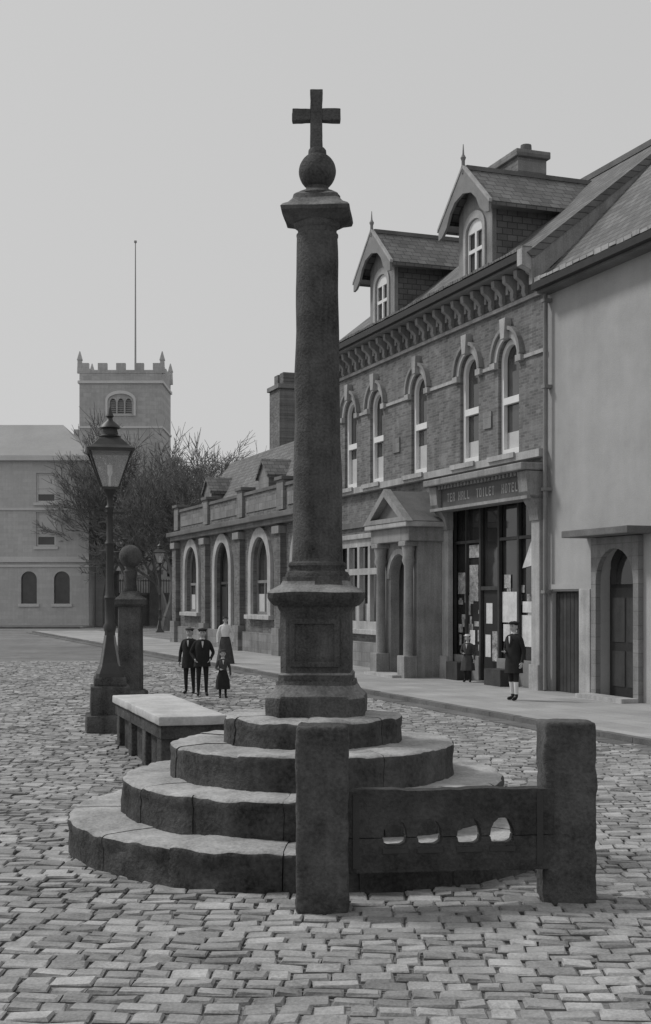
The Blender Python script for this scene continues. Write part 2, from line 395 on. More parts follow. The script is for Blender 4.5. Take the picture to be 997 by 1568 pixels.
# shop front
box(B, 'fascia_board', -5.55, -.05, -.38, -.003, 4.9, 5.52, FASC)
box(B, 'fascia_cornice', -5.7, .04, -.70, -.003, 5.52, 5.70, PST, .03)
box(B, 'fascia_moulding', -5.6, .0, -.52, -.003, 4.82, 4.9, PST)
boxes(B, 'fascia_dentils', [(-5.5+.2*k, -5.4+.2*k, -.5, -.39, 5.42, 5.515) for k in range(27)], PST)
for k, x in enumerate((-.42, -5.58)):
    box(B, f'shop_pilaster_{k}', x, x+.4, -.16, -.002, .1, 4.6, STN, .01)
    box(B, f'shop_pilaster_base_{k}', x-.03, x+.42, -.22, -.162, .1, .75, STN, .01)
    prism(B, f'shop_console_{k}', [[(0, 4.3), (-.2, 4.3), (-.25, 4.6), (-.5, 5.0), (-.55, 5.5), (0, 5.5)]], x-.02, x+.42, PST, 'x')
r2 = random.Random(5)
# generic raised lettering built from stem and bar strokes
GL = {'A': [(0, .04, 0, .24), (.11, .15, 0, .24), (0, .15, .2, .24), (0, .15, .09, .13)], 'E': [(0, .04, 0, .24), (0, .14, 0, .04), (0, .12, .1, .14), (0, .14, .2, .24)],
      'T': [(.055, .095, 0, .24), (0, .15, .2, .24)], 'L': [(0, .04, 0, .24), (0, .14, 0, .04)], 'H': [(0, .04, 0, .24), (.11, .15, 0, .24), (0, .15, .1, .14)],
      'O': [(0, .04, 0, .24), (.11, .15, 0, .24), (0, .15, 0, .04), (0, .15, .2, .24)], 'I': [(.05, .09, 0, .24)]}
bl = []; xx = -4.75
for ch_ in 'TEA HALL  TOILET  HOTEL':
    if ch_ != ' ':
        for (a, b, c, d) in GL[ch_]: bl.append((xx+a*.85, xx+b*.85, -.388, -.381, 5.05+c, 5.05+d))
    xx += .178
boxes(B, 'fascia_lettering', bl, LETTER)
box(B, 'shop_glass', -5.4, -.5, .2, .22, .6, 4.9, GLASS2)
box(B, 'shop_door', -3.62, -2.72, .17, .195, .15, 2.6, DARKP)
box(B, 'stall_riser_a', -5.4, -3.7, .05, .19, .15, .8, GREYP, .01)
box(B, 'stall_riser_b', -2.65, -.5, .05, .19, .15, .8, GREYP, .01)
boxes(B, 'shop_mullions', [(x, x+.09, .09, .18, .15, 4.88) for x in (-5.39, -3.75, -2.68, -1.62, -.6)]+[(-4.6, -4.55, .1, .17, .8, 4.88)], DARKW)
boxes(B, 'shop_transom', [(-5.3, -3.76, .1, .17, 3.9, 3.98), (-3.65, -2.69, .1, .17, 2.6, 2.7), (-2.58, -1.63, .1, .17, 3.9, 3.98), (-1.52, -.61, .1, .17, 3.9, 3.98)], DARKW)
pp = [(-2.56, -1.68, .17, .178, 1.75, 2.55), (-2.5, -2.15, .17, .178, 1.25, 1.7), (-1.5, -.66, .17, .178, 1.15, 1.95), (-1.46, -.9, .17, .178, 2.02, 2.3), (-3.45, -3.1, .16, .168, 1.7, 2.25), (-2.05, -1.7, .17, .178, .9, 1.65), (-4.45, -4.15, .17, .178, 1.1, 1.5), (-3.5, -3.2, .16, .168, .8, 1.4)]
pq = [(-4.5, -3.85, .17, .178, 3.5, 3.85), (-5.2, -4.7, .17, .178, 2.5, 3.1), (-4.48, -3.95, .17, .178, 2.3, 3.3), (-3.1, -2.8, .16, .168, .7, 1.5), (-2.45, -2.1, .17, .178, 2.65, 3.0)]
for k in range(44):
    a = r2.choice([r2.uniform(-5.2, -3.95), r2.uniform(-2.5, -.8)]); z = r2.uniform(.85, 2.6)
    pq.append((a, a+r2.uniform(.08, .28), .182, .19, z, z+r2.uniform(.08, .35)))
boxes(B, 'shop_posters', pp, PAPER); boxes(B, 'shop_goods', pq, PAPER2)
prism(B, 'painted_reflection', [[(-1.5, 3.15), (-.65, 3.25), (-.65, 3.95), (-.95, 3.95)]], .18, .19, PAPER)  # pale awning reflection on the pane, made as a flat sheet
boxes(B, 'window_display_crates', [(-4.9, -4.2, -.35, .0, .12, .62), (-2.4, -1.5, -.45, -.02, .12, .55)], DARKW)
# downpipe
cyl(B, 'downpipe', .16, -.1, .15, 10.0, .055, .055, GREYP, 10)
for z in (2.5, 5, 7.5, 9.6): box(B, f'pipe_clip_{z}', .07, .25, -.17, .04, z, z+.08, GREYP)

# ----- rendered house
H = empty('rendered_house', (AX, AY, 0), RZ)
prism(H, 'front_wall', [rect(.002, 16, 0, 10.0), rect(.25, 1.62, .12, 2.55), arch(3.15, 1.5, .12, 2.85), rect(7, 8.2, 6, 8), rect(11, 12.2, 6, 8), rect(7, 9.2, 1.2, 3.4)], .05, .35, REND)
box(H, 'rear_block', .01, 16, .353, 8.2, 0, 9.98, REND)
box(H, 'yard_gate', .25, 1.62, .17, .22, .12, 2.55, DARKW)
boxes(H, 'gate_boards', [(.27+.17*k, .42+.17*k, .14, .168, .13, 2.5) for k in range(8)], DARKW)
box(H, 'gate_post', 1.64, 2.12, -.06, .05, .1, 2.6, STN, .015)
box(H, 'gate_lintel', .2, 2.2, -.02, .05, 2.6, 2.72, REND)
prism(H, 'door_surround', [rect(2.2, 4.1, .1, 3.75), arch(3.15, 1.5, .14, 2.75)], -.08, .048, STN2)
box(H, 'door_hood', 1.8, 4.5, -.62, .05, 3.77, 3.93, KERB, .02)
box(H, 'door_recess_back', 2.38, 3.92, .30, .345, .12, 3.65, DARKP)
box(H, 'door_fanlight', 2.5, 3.8, .26, .29, 2.7, 3.5, GLASS2)
box(H, 'front_door', 2.5, 3.8, .25, .29, .12, 2.62, DARKP)
boxes(H, 'door_rails', [(2.6, 3.1, .235, .248, .4, 1.2), (3.2, 3.7, .235, .248, .4, 1.2), (2.6, 3.1, .235, .248, 1.4, 2.4), (3.2, 3.7, .235, .248, 1.4, 2.4)], DARKW)
box(H, 'door_step', 2.2, 4.1, -.5, -.08, .1, .22, STN)
for (a, b, c, d) in [(7, 8.2, 6, 8), (11, 12.2, 6, 8), (7, 9.2, 1.2, 3.4)]:
    box(H, 'house_window_glass', a, b, .2, .22, c, d, GLASS)
    prism(H, 'house_window_sash', [rect(a, b, c, d), rect(a+.08, b-.08, c+.08, (c+d)/2-.03), rect(a+.08, b-.08, (c+d)/2+.03, d-.08)], .12, .19, WHITE)
prism(H, 'house_roof', [[(-.35, 10.02), (4.0, 14.38), (8.6, 10.0), (8.4, 9.9), (4, 14.15), (-.25, 9.92)]], .13, 16.2, SLATE, 'x')
box(H, 'eaves_gutter', .1, 16, -.46, -.3, 9.86, 10.02, DARKP)
box(H, 'eaves_board', .1, 16, -.3, .05, 9.8, 9.9, KERB)
boxes(H, 'eaves_slate_course', [(x*.3+.15, x*.3+.42, -.40, -.2, 10.06+rr.uniform(0, .03), 10.13+rr.uniform(0, .05)) for x in range(52)], STN)
# ----- bank
K = empty('bank_building', (AX, AY, 0), RZ)
KX = [-34.5, -28.9, -23.2, -17.7]
hs = [arch(x, 2.3, 1.7 if k != 1 else .14, 3.75) for k, x in enumerate(KX)]
prism(K, 'front_wall', [rect(-37.9, -15.003, 0, 5.5)]+hs, 0, .35, BANK)
box(K, 'rear_block', -37.9, -15.01, .353, 9, 0, 6.3, BANK)
for k, x in enumerate(KX):
    z0 = 1.7 if k != 1 else .14
    prism(K, f'arch_surround_{k}', [arch(x, 3.1, z0-.02, 3.75), arch(x, 2.3, z0+.01, 3.75)], -.12, -.0, STN)
    prism(K, f'arch_glass_{k}', [arch(x, 2.28, z0, 3.75)], .24, .28, GLASS)
    sh = [rect(x-1.02, x-.05, z0+.12, 3.0), rect(x+.05, x+1.02, z0+.12, 3.0), arch(x, 2.04, 3.12, 3.75)]
    prism(K, f'arch_frame_{k}', [arch(x, 2.28, z0, 3.75)]+sh, .15, .23, GREYP if k != 1 else DARKW)
    if k != 1:
        box(K, f'lower_screen_{k}', x-1.0, x+1.0, .2, .235, z0+.12, z0+.85, BLIND)
        box(K, f'sill_{k}', x-1.7, x+1.7, -.25, 0, z0-.2, z0-.02, STN, .02)
    else: box(K, 'bank_door', x-1.1, x+1.1, .18, .22, .14, 2.9, DARKP)
for k, x in enumerate([-37.5, -31.7, -26.0, -20.45, -15.4]):
    box(K, f'pilaster_{k}', x-.38, x+.38, -.22, -.002, .1, 5.1, BANK)
    box(K, f'pilaster_base_{k}', x-.45, x+.45, -.32, -.002, .1, 1.2, STN2, .02)
    box(K, f'pilaster_cap_{k}', x-.45, x+.45, -.32, -.002, 4.9, 5.2, PST, .02)
    box(K, f'parapet_pier_{k}', x-.4, x+.4, -.12, .4, 5.85, 7.0, STN2)
    box(K, f'pier_cap_{k}', x-.48, x+.48, -.2, .48, 7.0, 7.14, KERB, .02)
box(K, 'plinth', -37.95, -15.01, -.15, -.003, .1, .95, STN2)
box(K, 'cornice_low', -38, -15.01, -.3, -.003, 5.3, 5.5, STN2)
box(K, 'cornice', -38.05, -15.01, -.5, -.0, 5.5, 5.72, KERB, .03)
box(K, 'parapet', -37.9, -15.01, 0, .3, 5.72, 6.75, BANK)
box(K, 'parapet_coping', -37.95, -15.01, -.06, .36, 6.75, 6.88, KERB)
boxes(K, 'parapet_panels', [(a+.7, b-.7, -.03, -.001, 6.0, 6.5) for a, b in zip([-37.5, -31.7, -26.0, -20.45], [-31.7, -26.0, -20.45, -15.4])], STN2)
prism(K, 'bank_roof', [[(.42, 6.4), (2.5, 9.3), (6.4, 6.4)]], -36.5, -15.02, SLATE, 'x')
prism(K, 'roof_hip', [[(-36.5, 6.4), (-37.6, 6.4), (-36.5, 9.25)]], 2.2, 2.8, SLATE)
for k, x in enumerate((-33.5, -24.5, -19.5)):
    prism(K, f'skylight_gable_{k}', [[(x-.7, 6.9), (x+.7, 6.9), (x+.7, 7.5), (x, 8.1), (x-.7, 7.5)]], .5, 1.8, STN2)
    prism(K, f'skylight_roof_{k}', [[(x-.85, 7.4), (x, 8.12), (x+.85, 7.4), (x+.85, 7.55), (x, 8.27), (x-.85, 7.55)]], .4, 2.0, SLATE2)
box(K, 'chimney_stack', -30.2, -28.7, 2.6, 3.8, 7, 12.2, BANK)
box(K, 'chimney_band', -30.3, -28.6, 2.5, 3.9, 12.0, 12.2, STN2)
for a in (-30.1, -29.3): box(K, f'chimney_flue{a}', a, a+.55, 2.8, 3.6, 12.2, 12.75, BANK)

# ---------------------------------------------------------------- distant left house
S = empty('stone_house', (0, 107, 0))
cols = [-43, -38.5, -34, -29.5, -22.9]
hl = []
for x in cols:
    hl += [rect(x-.8, x+.8, 10.2, 12.6), rect(x-.8, x+.8, 6.6, 9.4)]
for x in [-43, -38.5, -34, -29.5, -24.3, -21.6]:
    hl.append(arch(x, 1.3, 1.9, 3.9))
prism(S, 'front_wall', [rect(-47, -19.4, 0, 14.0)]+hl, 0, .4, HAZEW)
box(S, 'rear_block', -47, -19.42, .41, 10, 0, 14, HAZEW)
for k, h in enumerate(hl):
    x0, x1 = h[0][0], h[1][0]; z0 = h[0][1]
    prism(S, f'glass_{k}', [h], .28, .32, GLASS)
    if len(h) == 4:
        z1 = h[2][1]
        prism(S, f'sash_{k}', [h, rect(x0+.14, x1-.14, z0+.14, (z0+z1)/2-.06), rect(x0+.14, x1-.14, (z0+z1)/2+.06, z1-.14)], .15, .27, HAZEP)
        box(S, f'blind_{k}', x0+.14, x1-.14, .2, .26, z0+(z1-z0)*.28, z1-.1, HAZEP)
    box(S, f'sill_{k}', x0-.2, x1+.2, -.15, 0, z0-.25, z0-.02, HAZEP)
box(S, 'string_course', -47, -19.35, -.2, -.01, 5.3, 5.75, HAZEP)
box(S, 'string_course_b', -47, -19.36, -.1, -.01, 4.9, 5.1, HAZEP)
box(S, 'string_course_c', -47, -19.36, -.12, -.01, 9.55, 9.75, HAZEP)
box(S, 'eaves', -47.2, -19.2, -.5, 0, 13.6, 14.0, HAZEP)
vsr = [(-47, -.5, 14), (-19.2, -.5, 14), (-19.2, 10.5, 14), (-47, 10.5, 14), (-43, 5, 17.2), (-22.5, 5, 17.2)]
obj('roof', vsr, [(0, 1, 5, 4), (1, 2, 5), (2, 3, 4, 5), (3, 0, 4), (0, 3, 2, 1)], HAZER, S)
box(S, 'chimney_stack', -33.6, -32, 4.4, 5.6, 16.4, 19.5, HAZEW)
box(S, 'side_wing', -19.38, -18.2, 3, 9, 0, 11.5, HAZEW)
far_pv = empty('far_pavement', (0, 0, 0)); box(far_pv, 'flags', -50, -19, 101, 107, -.05, .14, FLAG); box(far_pv, 'kerb_stones', -50, -19, 100.75, 100.99, -.05, .16, KERB)

# ---------------------------------------------------------------- church
T = empty('church', (-19.6, 125, 0))
tw = 3.95; th = 23.9; td = 7.0
ww = [rect(-tw, tw, 0, th), arch(0, .62, 20.0, 21.0, rise=.45), arch(-.75, .62, 20.0, 21.0, rise=.45), arch(.75, .62, 20.0, 21.0, rise=.45), arch(0, 1.8, 10, 13, rise=1.3)]
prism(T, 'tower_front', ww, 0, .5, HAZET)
box(T, 'tower_body', -tw, tw, .51, td, 0, th, HAZET)
prism(T, 'belfry_hood', [arch(0, 2.9, 19.8, 21.3, rise=.9), arch(0, 2.5, 19.85, 21.2, rise=.7)], -.15, 0, HAZEP)
boxes(T, 'belfry_louvres', [(-1.1, 1.1, .2, .3, 20.0+.18*k, 20.1+.18*k) for k in range(9)], HAZER)
box(T, 'tower_string', -tw-.15, tw+.15, -.15, td+.1, 22.9, 23.15, HAZEP)
box(T, 'tower_string_b', -tw-.1, tw+.1, -.1, td+.08, 18.6, 18.8, HAZEP)
cr = []
for k in range(5):
    a = -tw+k*(2*tw/4.5)
    cr += [(a, a+2*tw/9*1.0, 0, .45, th, th+.95), (a, a+2*tw/9, td-.45, td, th, th+.95)]
for k in range(1, 4):
    a = k*(td/4.5)
    cr += [(-tw, -tw+.45, a, a+.8, th, th+.95), (tw-.45, tw, a, a+.8, th, th+.95)]
boxes(T, 'battlements', cr, HAZET)
boxes(T, 'parapet_base', [(-tw-.05, tw+.05, -.05, .5, th-.02, th+.28), (-tw-.05, tw+.05, td-.5, td+.05, th-.02, th+.28)], HAZET)
for k, (a, b) in enumerate([(-tw, .2), (tw, .2), (-tw, td-.2), (tw, td-.2)]):
    loft(f'pinnacle_{k}', [chsq(.24, .05, th, a, b), chsq(.2, .05, th+1.2, a, b), chsq(.26, .05, th+1.25, a, b), chsq(.04, .01, th+2.1, a, b)], HAZET, T, False)
for sg in (-1, 1):
    boxes(T, f'buttress_{sg}', [(sg*tw-.45, sg*tw+.45, -1.2, .6, 0, 8), (sg*tw-.4, sg*tw+.4, -.8, .6, 8, 14), (sg*tw-.32, sg*tw+.32, -.4, .6, 14, 17.5)], HAZET)
box(T, 'stair_turret', -tw-.7, -tw, .8, 3, 0, 18.6, HAZET)
cyl(T, 'flagpole', .9, 3.5, th, 37.3, .10, .045, HAZER, 8)
cyl(T, 'flagpole_truck', .9, 3.5, 37.3, 37.5, .14, .14, HAZER, 8)
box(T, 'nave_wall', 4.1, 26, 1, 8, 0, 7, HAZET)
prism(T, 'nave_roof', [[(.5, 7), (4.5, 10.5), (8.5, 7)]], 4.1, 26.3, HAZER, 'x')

wl = empty('churchyard_wall', (0, 0, 0))
box(wl, 'wall', -18.2, -8.5, 112, 112.5, 0, 2.6, FWALL); box(wl, 'coping', -18.3, -8.4, 111.9, 112.6, 2.6, 2.8, KERB)
boxes(wl, 'railings', [(-18.1+.22*k, -18.05+.22*k, 112.2, 112.25, 2.8, 4.0) for k in range(43)], IRON)
box(wl, 'rail', -18.1, -8.6, 112.17, 112.28, 3.8, 3.87, IRON)
for k, x in enumerate((-18.2, -14.6, -8.6)):
    box(wl, f'gate_pier_{k}', x-.45, x+.45, 111.6, 112.5, 0, 4.4, FWALL)
    box(wl, f'gate_pier_cap_{k}', x-.6, x+.6, 111.45, 112.65, 4.4, 4.7, KERB)
G = empty('distant_cottage', (-12.2, 118, 0))
box(G, 'wall', -3, 10, 0, 6, 0, 7.0, HAZEW)
prism(G, 'roof', [[(-.3, 6.9), (3, 10), (6.3, 6.9)]], -3.2, 10.2, HAZER, 'x')
for k, x in enumerate((-1.6, 1.6, 4.8)):
    box(G, f'window_{k}', x-.5, x+.5, -.03, .0, 4.3, 5.9, GLASS); box(G, f'door_{k}', x-.5, x+.5, -.03, .0, 0.1, 2.3, DARKP)

# ---------------------------------------------------------------- bare trees
def tree(name, loc, height, spread, seed, m, trunk=.32, levels=6, lean=(0, 0), rmin=.024, first=.24, up=.10):
    rnd = random.Random(seed); vs, fs = [], []
    def seg(p0, p1, r0, r1, n):
        d = (p1-p0).normalized(); a = d.orthogonal().normalized(); b_ = d.cross(a); b = len(vs)
        for p, r in ((p0, r0), (p1, r1)):
            for i in range(n):
                t = 2*math.pi*i/n; vs.append(p + a*r*math.cos(t) + b_*r*math.sin(t))
        for i in range(n):
            j = (i+1) % n; fs.append((b+i, b+j, b+n+j, b+n+i))
    def grow(p, d, length, r, lv):
        n = 7 if lv == levels else (5 if lv > levels-3 else 3)
        k = 3; q = p; rr = r
        for i in range(k):
            d = (d + Vector((rnd.uniform(-.2, .2), rnd.uniform(-.2, .2), rnd.uniform(-.03, .13)))).normalized()
            q2 = q + d*length/k; r2 = max(rr*.84, rmin*.6)
            seg(q, q2, rr, r2, n); q, rr = q2, r2
            if lv < levels and lv > 0 and rnd.random() < .7:
                ch(q, d, length*.62, rr*.55, lv-1, rnd.uniform(.5, 1.0))
        if lv > 0:
            for c in range(2 if lv < levels else 4):
                ch(q, d, length*rnd.uniform(.68, .88), rr*.74, lv-1, rnd.uniform(.25, .7))
    def ch(p, d, length, r, lv, ang):
        a = d.orthogonal().normalized(); a.rotate(Matrix.Rotation(rnd.uniform(0, 2*math.pi), 3, d))
        nd = (d*math.cos(ang)+a*math.sin(ang)); nd.x *= spread; nd.y *= spread; nd.z = nd.z*.9+up
        grow(p, nd.normalized(), length, max(r, rmin), lv)
    grow(Vector((0, 0, -.2)), Vector((lean[0], lean[1], 1)).normalized(), height*first, trunk, levels)
    mz = max(v.z for v in vs); k = height/mz
    vs = [Vector((v.x*k, v.y*k, v.z*k)) for v in vs]
    o = obj(name, vs, fs, m, recalc=False); o.location = loc; return o
tree('bare_tree', (-15.6, 104, 0), 17.5, 1.0, 11, BARK, .42, 6)
tree('bare_tree', (-11.6, 94, 0), 14.5, .95, 5, BARK, .36, 6, (.12, 0))
tree('bare_tree', (-18.2, 109, 0), 16.0, 1.05, 8, BARK2, .34, 6)
tree('bare_tree', (-13.2, 108, 0), 13.5, 1.1, 44, BARK2, .3, 6)
tree('bare_tree', (-11.2, 128, 0), 19.0, 1.3, 21, BARK2, .35, 6)
tree('bare_tree', (-6.8, 131, 0), 18.5, 1.3, 31, BARK2, .35, 6)

# ---------------------------------------------------------------- market cross
CX, CY = -.125, 12.8
OX = .045
C = empty('market_cross', (CX, CY, 0))
def tier(name, R, r_in, z0, z1, nb, seed):
    rnd = random.Random(seed); vs, fs, fm = [], [], []
    a = rnd.uniform(0, 1)
    ws = [rnd.uniform(.75, 1.3) for _ in range(nb)]; tot = sum(ws)
    for w in ws:
        da = 2*math.pi*w/tot; g = .0025/R
        a0, a1 = a+g, a+da-g; a += da
        dr = rnd.uniform(-.010, .010); dz = rnd.uniform(-.008, .006)
        RR, Z = R+dr, z1+dz
        prof = [(r_in, z0), (r_in, Z-.004), ((r_in+RR)*.5, Z), (RR-.06, Z-.002), (RR-.028, Z-.008), (RR-.008, Z-.024), (RR, Z-.05), (RR-.004, Z-.10), (RR-.014, Z-.13), (RR-.012, (z0+Z)/2-.04), (RR-.012, z0+.05), (RR-.004, z0)]
        n = max(6, int(da*R/.04)); np_ = len(prof); b = len(vs)
        for i in range(n+1):
            t = a0+(a1-a0)*i/n
            e = .006 if i in (0, n) else 0
            for j, (r, z) in enumerate(prof):
                rr = r-(e if 3 <= j <= 10 else 0); zz = z-(e*.6 if 1 <= j <= 6 else 0)
                v = Vector((rr*math.cos(t), rr*math.sin(t), zz))
                if j > 0:
                    v += .022*noise.noise_vector(v*3.3+Vector((seed, 0, 0))) + .008*noise.noise_vector(v*13)
                    if 3 <= j <= 7: v += .014*min(0, noise.noise(v*6+Vector((9, seed, 0))))*Vector((math.cos(t), math.sin(t), 1))*2
                vs.append(v)
        for i in range(n):
            for j in range(np_):
                k = (j+1) % np_
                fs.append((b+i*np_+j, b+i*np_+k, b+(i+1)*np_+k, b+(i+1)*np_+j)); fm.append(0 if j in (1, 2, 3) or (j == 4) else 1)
        fs.append(tuple(b+j for j in range(np_))); fm.append(1)
        fs.append(tuple(b+n*np_+j for j in reversed(range(np_)))); fm.append(1)
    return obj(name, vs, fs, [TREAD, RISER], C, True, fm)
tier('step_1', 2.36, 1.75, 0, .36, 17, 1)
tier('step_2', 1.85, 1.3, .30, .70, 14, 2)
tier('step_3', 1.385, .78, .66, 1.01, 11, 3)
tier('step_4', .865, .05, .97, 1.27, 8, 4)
cyl(C, 'step_core', 0, 0, 0, .98, 1.2, .8, RISER, 32); cyl(C, 'step_core_b', 0, 0, .9, 1.24, .4, .4, TREAD, 24)
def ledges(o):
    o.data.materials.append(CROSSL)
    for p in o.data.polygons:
        if p.normal.z > .45: p.material_index = 1  # faces turned up get the painted highlight tone
def chl(name, secs, m, amp=.006, sub=True):
    rings = []
    for (za, ha, ca), (zb, hb, cb) in zip(secs[:-1], secs[1:]):
        k = max(1, int(abs(zb-za)/.05))
        for i in range(k):
            t = i/k; rings.append((za+(zb-za)*t, ha+(hb-ha)*t, ca+(cb-ca)*t))
    rings.append(secs[-1])
    R = []
    for z, h, c in rings:
        p = chsq(h, c, z); q = []
        for i in range(8):
            a, b = Vector(p[i]), Vector(p[(i+1) % 8])
            for s in range(4): q.append(a.lerp(b, s/4))
        R.append(q)
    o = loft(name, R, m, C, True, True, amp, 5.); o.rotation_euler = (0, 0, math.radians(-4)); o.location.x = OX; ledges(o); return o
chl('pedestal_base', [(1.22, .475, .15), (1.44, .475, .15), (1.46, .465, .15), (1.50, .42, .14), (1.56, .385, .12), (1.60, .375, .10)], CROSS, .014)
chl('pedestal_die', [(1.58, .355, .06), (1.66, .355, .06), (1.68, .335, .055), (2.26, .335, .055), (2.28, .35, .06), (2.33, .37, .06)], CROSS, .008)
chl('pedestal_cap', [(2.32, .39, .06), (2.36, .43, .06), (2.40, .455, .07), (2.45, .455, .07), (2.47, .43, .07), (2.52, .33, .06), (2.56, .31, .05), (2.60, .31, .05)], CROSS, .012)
o = prism(C, 'pedestal_panel', [rect(-.24, .24, 1.74, 2.2), rect(-.19, .19, 1.79, 2.15)], -.36, -.33, CROSS); o.rotation_euler = (0, 0, math.radians(-4)); o.location.x = OX
def lathe(name, prof, m, n=40, amp=.004, nsc=5.):
    R = []
    for (z0, r0), (z1, r1) in zip(prof[:-1], prof[1:]):
        k = max(1, int(abs(z1-z0)/.07))
        for i in range(k): t = i/k; R.append(circ(r0+(r1-r0)*t, z0+(z1-z0)*t, n))
    R.append(circ(prof[-1][1], prof[-1][0], n))
    o = loft(name, R, m, C, True, True, amp, nsc); o.location.x = OX; return o
lathe('column_base', [(2.58, .31), (2.62, .315), (2.65, .30), (2.66, .275), (2.69, .275), (2.71, .29), (2.735, .285), (2.75, .255), (2.78, .248)], CROSS)
sp = [(2.76, .246)]
for k in range(1, 25):
    t = k/24; sp.append((2.76+3.18*t, .246-.052*t**1.15+.004*math.sin(t*3)))
lathe('column_shaft', sp, CROSS, 48, .014, 2.5)
lathe('column_neck', [(5.90, .194), (5.93, .205), (5.95, .205), (5.96, .19), (6.00, .19), (6.02, .215), (6.05, .225), (6.07, .225)], CROSS)
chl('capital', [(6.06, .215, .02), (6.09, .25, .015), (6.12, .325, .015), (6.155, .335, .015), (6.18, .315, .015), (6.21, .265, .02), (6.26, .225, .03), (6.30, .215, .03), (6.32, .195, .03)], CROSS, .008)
lathe('ball_plinth', [(6.29, .21), (6.325, .225), (6.35, .20), (6.38, .13), (6.40, .11), (6.43, .11)], CROSS)
bp_ = [(6.385, .03)]
for k in range(1, 24):
    a = math.pi*k/24; bp_.append((6.572-.187*math.cos(a), .182*math.sin(a)))
lathe('stone_ball', bp_, CROSS, 40, .006)
lathe('cross_socket', [(6.73, .09), (6.78, .085), (6.80, .07)], CROSS)
for o in (rough_box(C, 'cross_shaft', -.06, .06, -.05, .05, 6.74, 7.365, CROSS, .05, .008, .006, 8),
          rough_box(C, 'cross_arm_left', -.235, -.058, -.049, .049, 7.06, 7.18, CROSS, .05, .008, .006, 8),
          rough_box(C, 'cross_arm_right', .058, .235, -.049, .049, 7.06, 7.18, CROSS, .05, .008, .006, 8)): o.location.x = OX-.01

# ---------------------------------------------------------------- stocks
ST = empty('stocks', (0, 0, 0))
rough_box(ST, 'post_a', -.225, .17, 9.8, 10.15, -.05, 1.43, POSTM, .04, .028, .016, 5, 2.)
rough_box(ST, 'post_b', 1.70, 2.11, 10.15, 10.55, -.05, 1.43, POSTM, .04, .028, .016, 5, 9.)
st = empty('board_group'); st.parent = ST
st.location = (.12, 10.03, 0); st.rotation_euler = (0, 0, math.atan2(.18, 1.6))
hx = [.41, .68, .99, 1.25]
def notch_board(zlo, zhi, up, name):
    rn = random.Random(4 if up else 6)
    top_e = [(1.66-.083*k, zhi+rn.uniform(-.010, .006)) for k in range(20)] if up else []
    if up:
        pts = [(0, zhi), (0, zlo)]
        for x in hx: pts += [(x-.098, zlo), (x-.092, zlo+.05), (x-.068, zlo+.10), (x-.03, zlo+.135), (x+.025, zlo+.137), (x+.064, zlo+.105), (x+.088, zlo+.05), (x+.094, zlo)]
        pts += [(1.66, zlo)] + top_e
    else:
        pts = [(0, zlo), (0, zhi)]
        for x in hx: pts += [(x-.094, zhi), (x-.085, zhi-.045), (x-.05, zhi-.065), (x+.05, zhi-.062), (x+.085, zhi-.04), (x+.092, zhi)]
        pts += [(1.66, zhi), (1.66, zlo)]
    return prism(st, name, [pts], -.07, .07, STOCKW)
for o in (notch_board(.562, .925, True, 'upper_board'), notch_board(.29, .556, False, 'lower_board')):
    bv = o.modifiers.new('b', 'BEVEL'); bv.width = .012; bv.segments = 2
for k, x in enumerate(hx):
    box(st, f'iron_plate_{k}', x-.10, x+.10, -.078, -.071, .44, .48, IRON)
boxes(st, 'iron_strap', [(.08, .13, -.078, -.071, .33, .90), (1.52, 1.57, -.078, -.071, .33, .9)], IRON)

# ---------------------------------------------------------------- stone table
tb = empty('stone_table', (-2.38, 19.35, 0), math.atan2(3.9, -1.25)-math.pi/2)
o = rough_box(tb, 'slab', -.47, .47, -2.05, 2.05, .70, .82, LEDGE, .2, .015, .006, 3)
for k, y in enumerate((-1.78, -.6, .6, 1.78)):
    rough_box(tb, f'leg_{k}', -.42, .42, y-.14, y+.14, -.03, .70, RISER, .1, .02, .01, 4)
box(tb, 'apron', -.43, .43, -1.98, 1.98, .52, .695, RISER)
box(tb, 'side_slabs', -.34, .34, -1.9, 1.9, 0, .52, RISER)

# ---------------------------------------------------------------- ball pillar
PX, PY = -4.45, 29.8
P = empty('ball_finial_pillar', (PX, PY, 0))
def pl(name, secs, m, amp=.006): return loft(name, [chsq(h, c, z) for z, h, c in secs], m, P, True, True, amp, 4)
pl('pillar_base', [(-.03, .36, .03), (.25, .36, .03), (.3, .3, .03)], CROSS)
pl('pillar_shaft', [(.28, .26, .03), (1.0, .26, .03), (2.0, .25, .03), (2.2, .25, .03)], CROSS)
pl('pillar_cap', [(2.2, .29, .02), (2.25, .34, .02), (2.36, .34, .02), (2.45, .22, .02), (2.55, .18, .02)], CROSS)
loft('pillar_neck', [circ(.16, 2.5, 20), circ(.13, 2.8, 20), circ(.16, 3.0, 20), circ(.10, 3.06, 20), circ(.10, 3.1, 20)], CROSS, P)
loft('pillar_ball', [circ(.26*math.sin(math.pi*k/16)+.002, 3.34-.26*math.cos(math.pi*k/16), 24) for k in range(17)], CROSS, P)

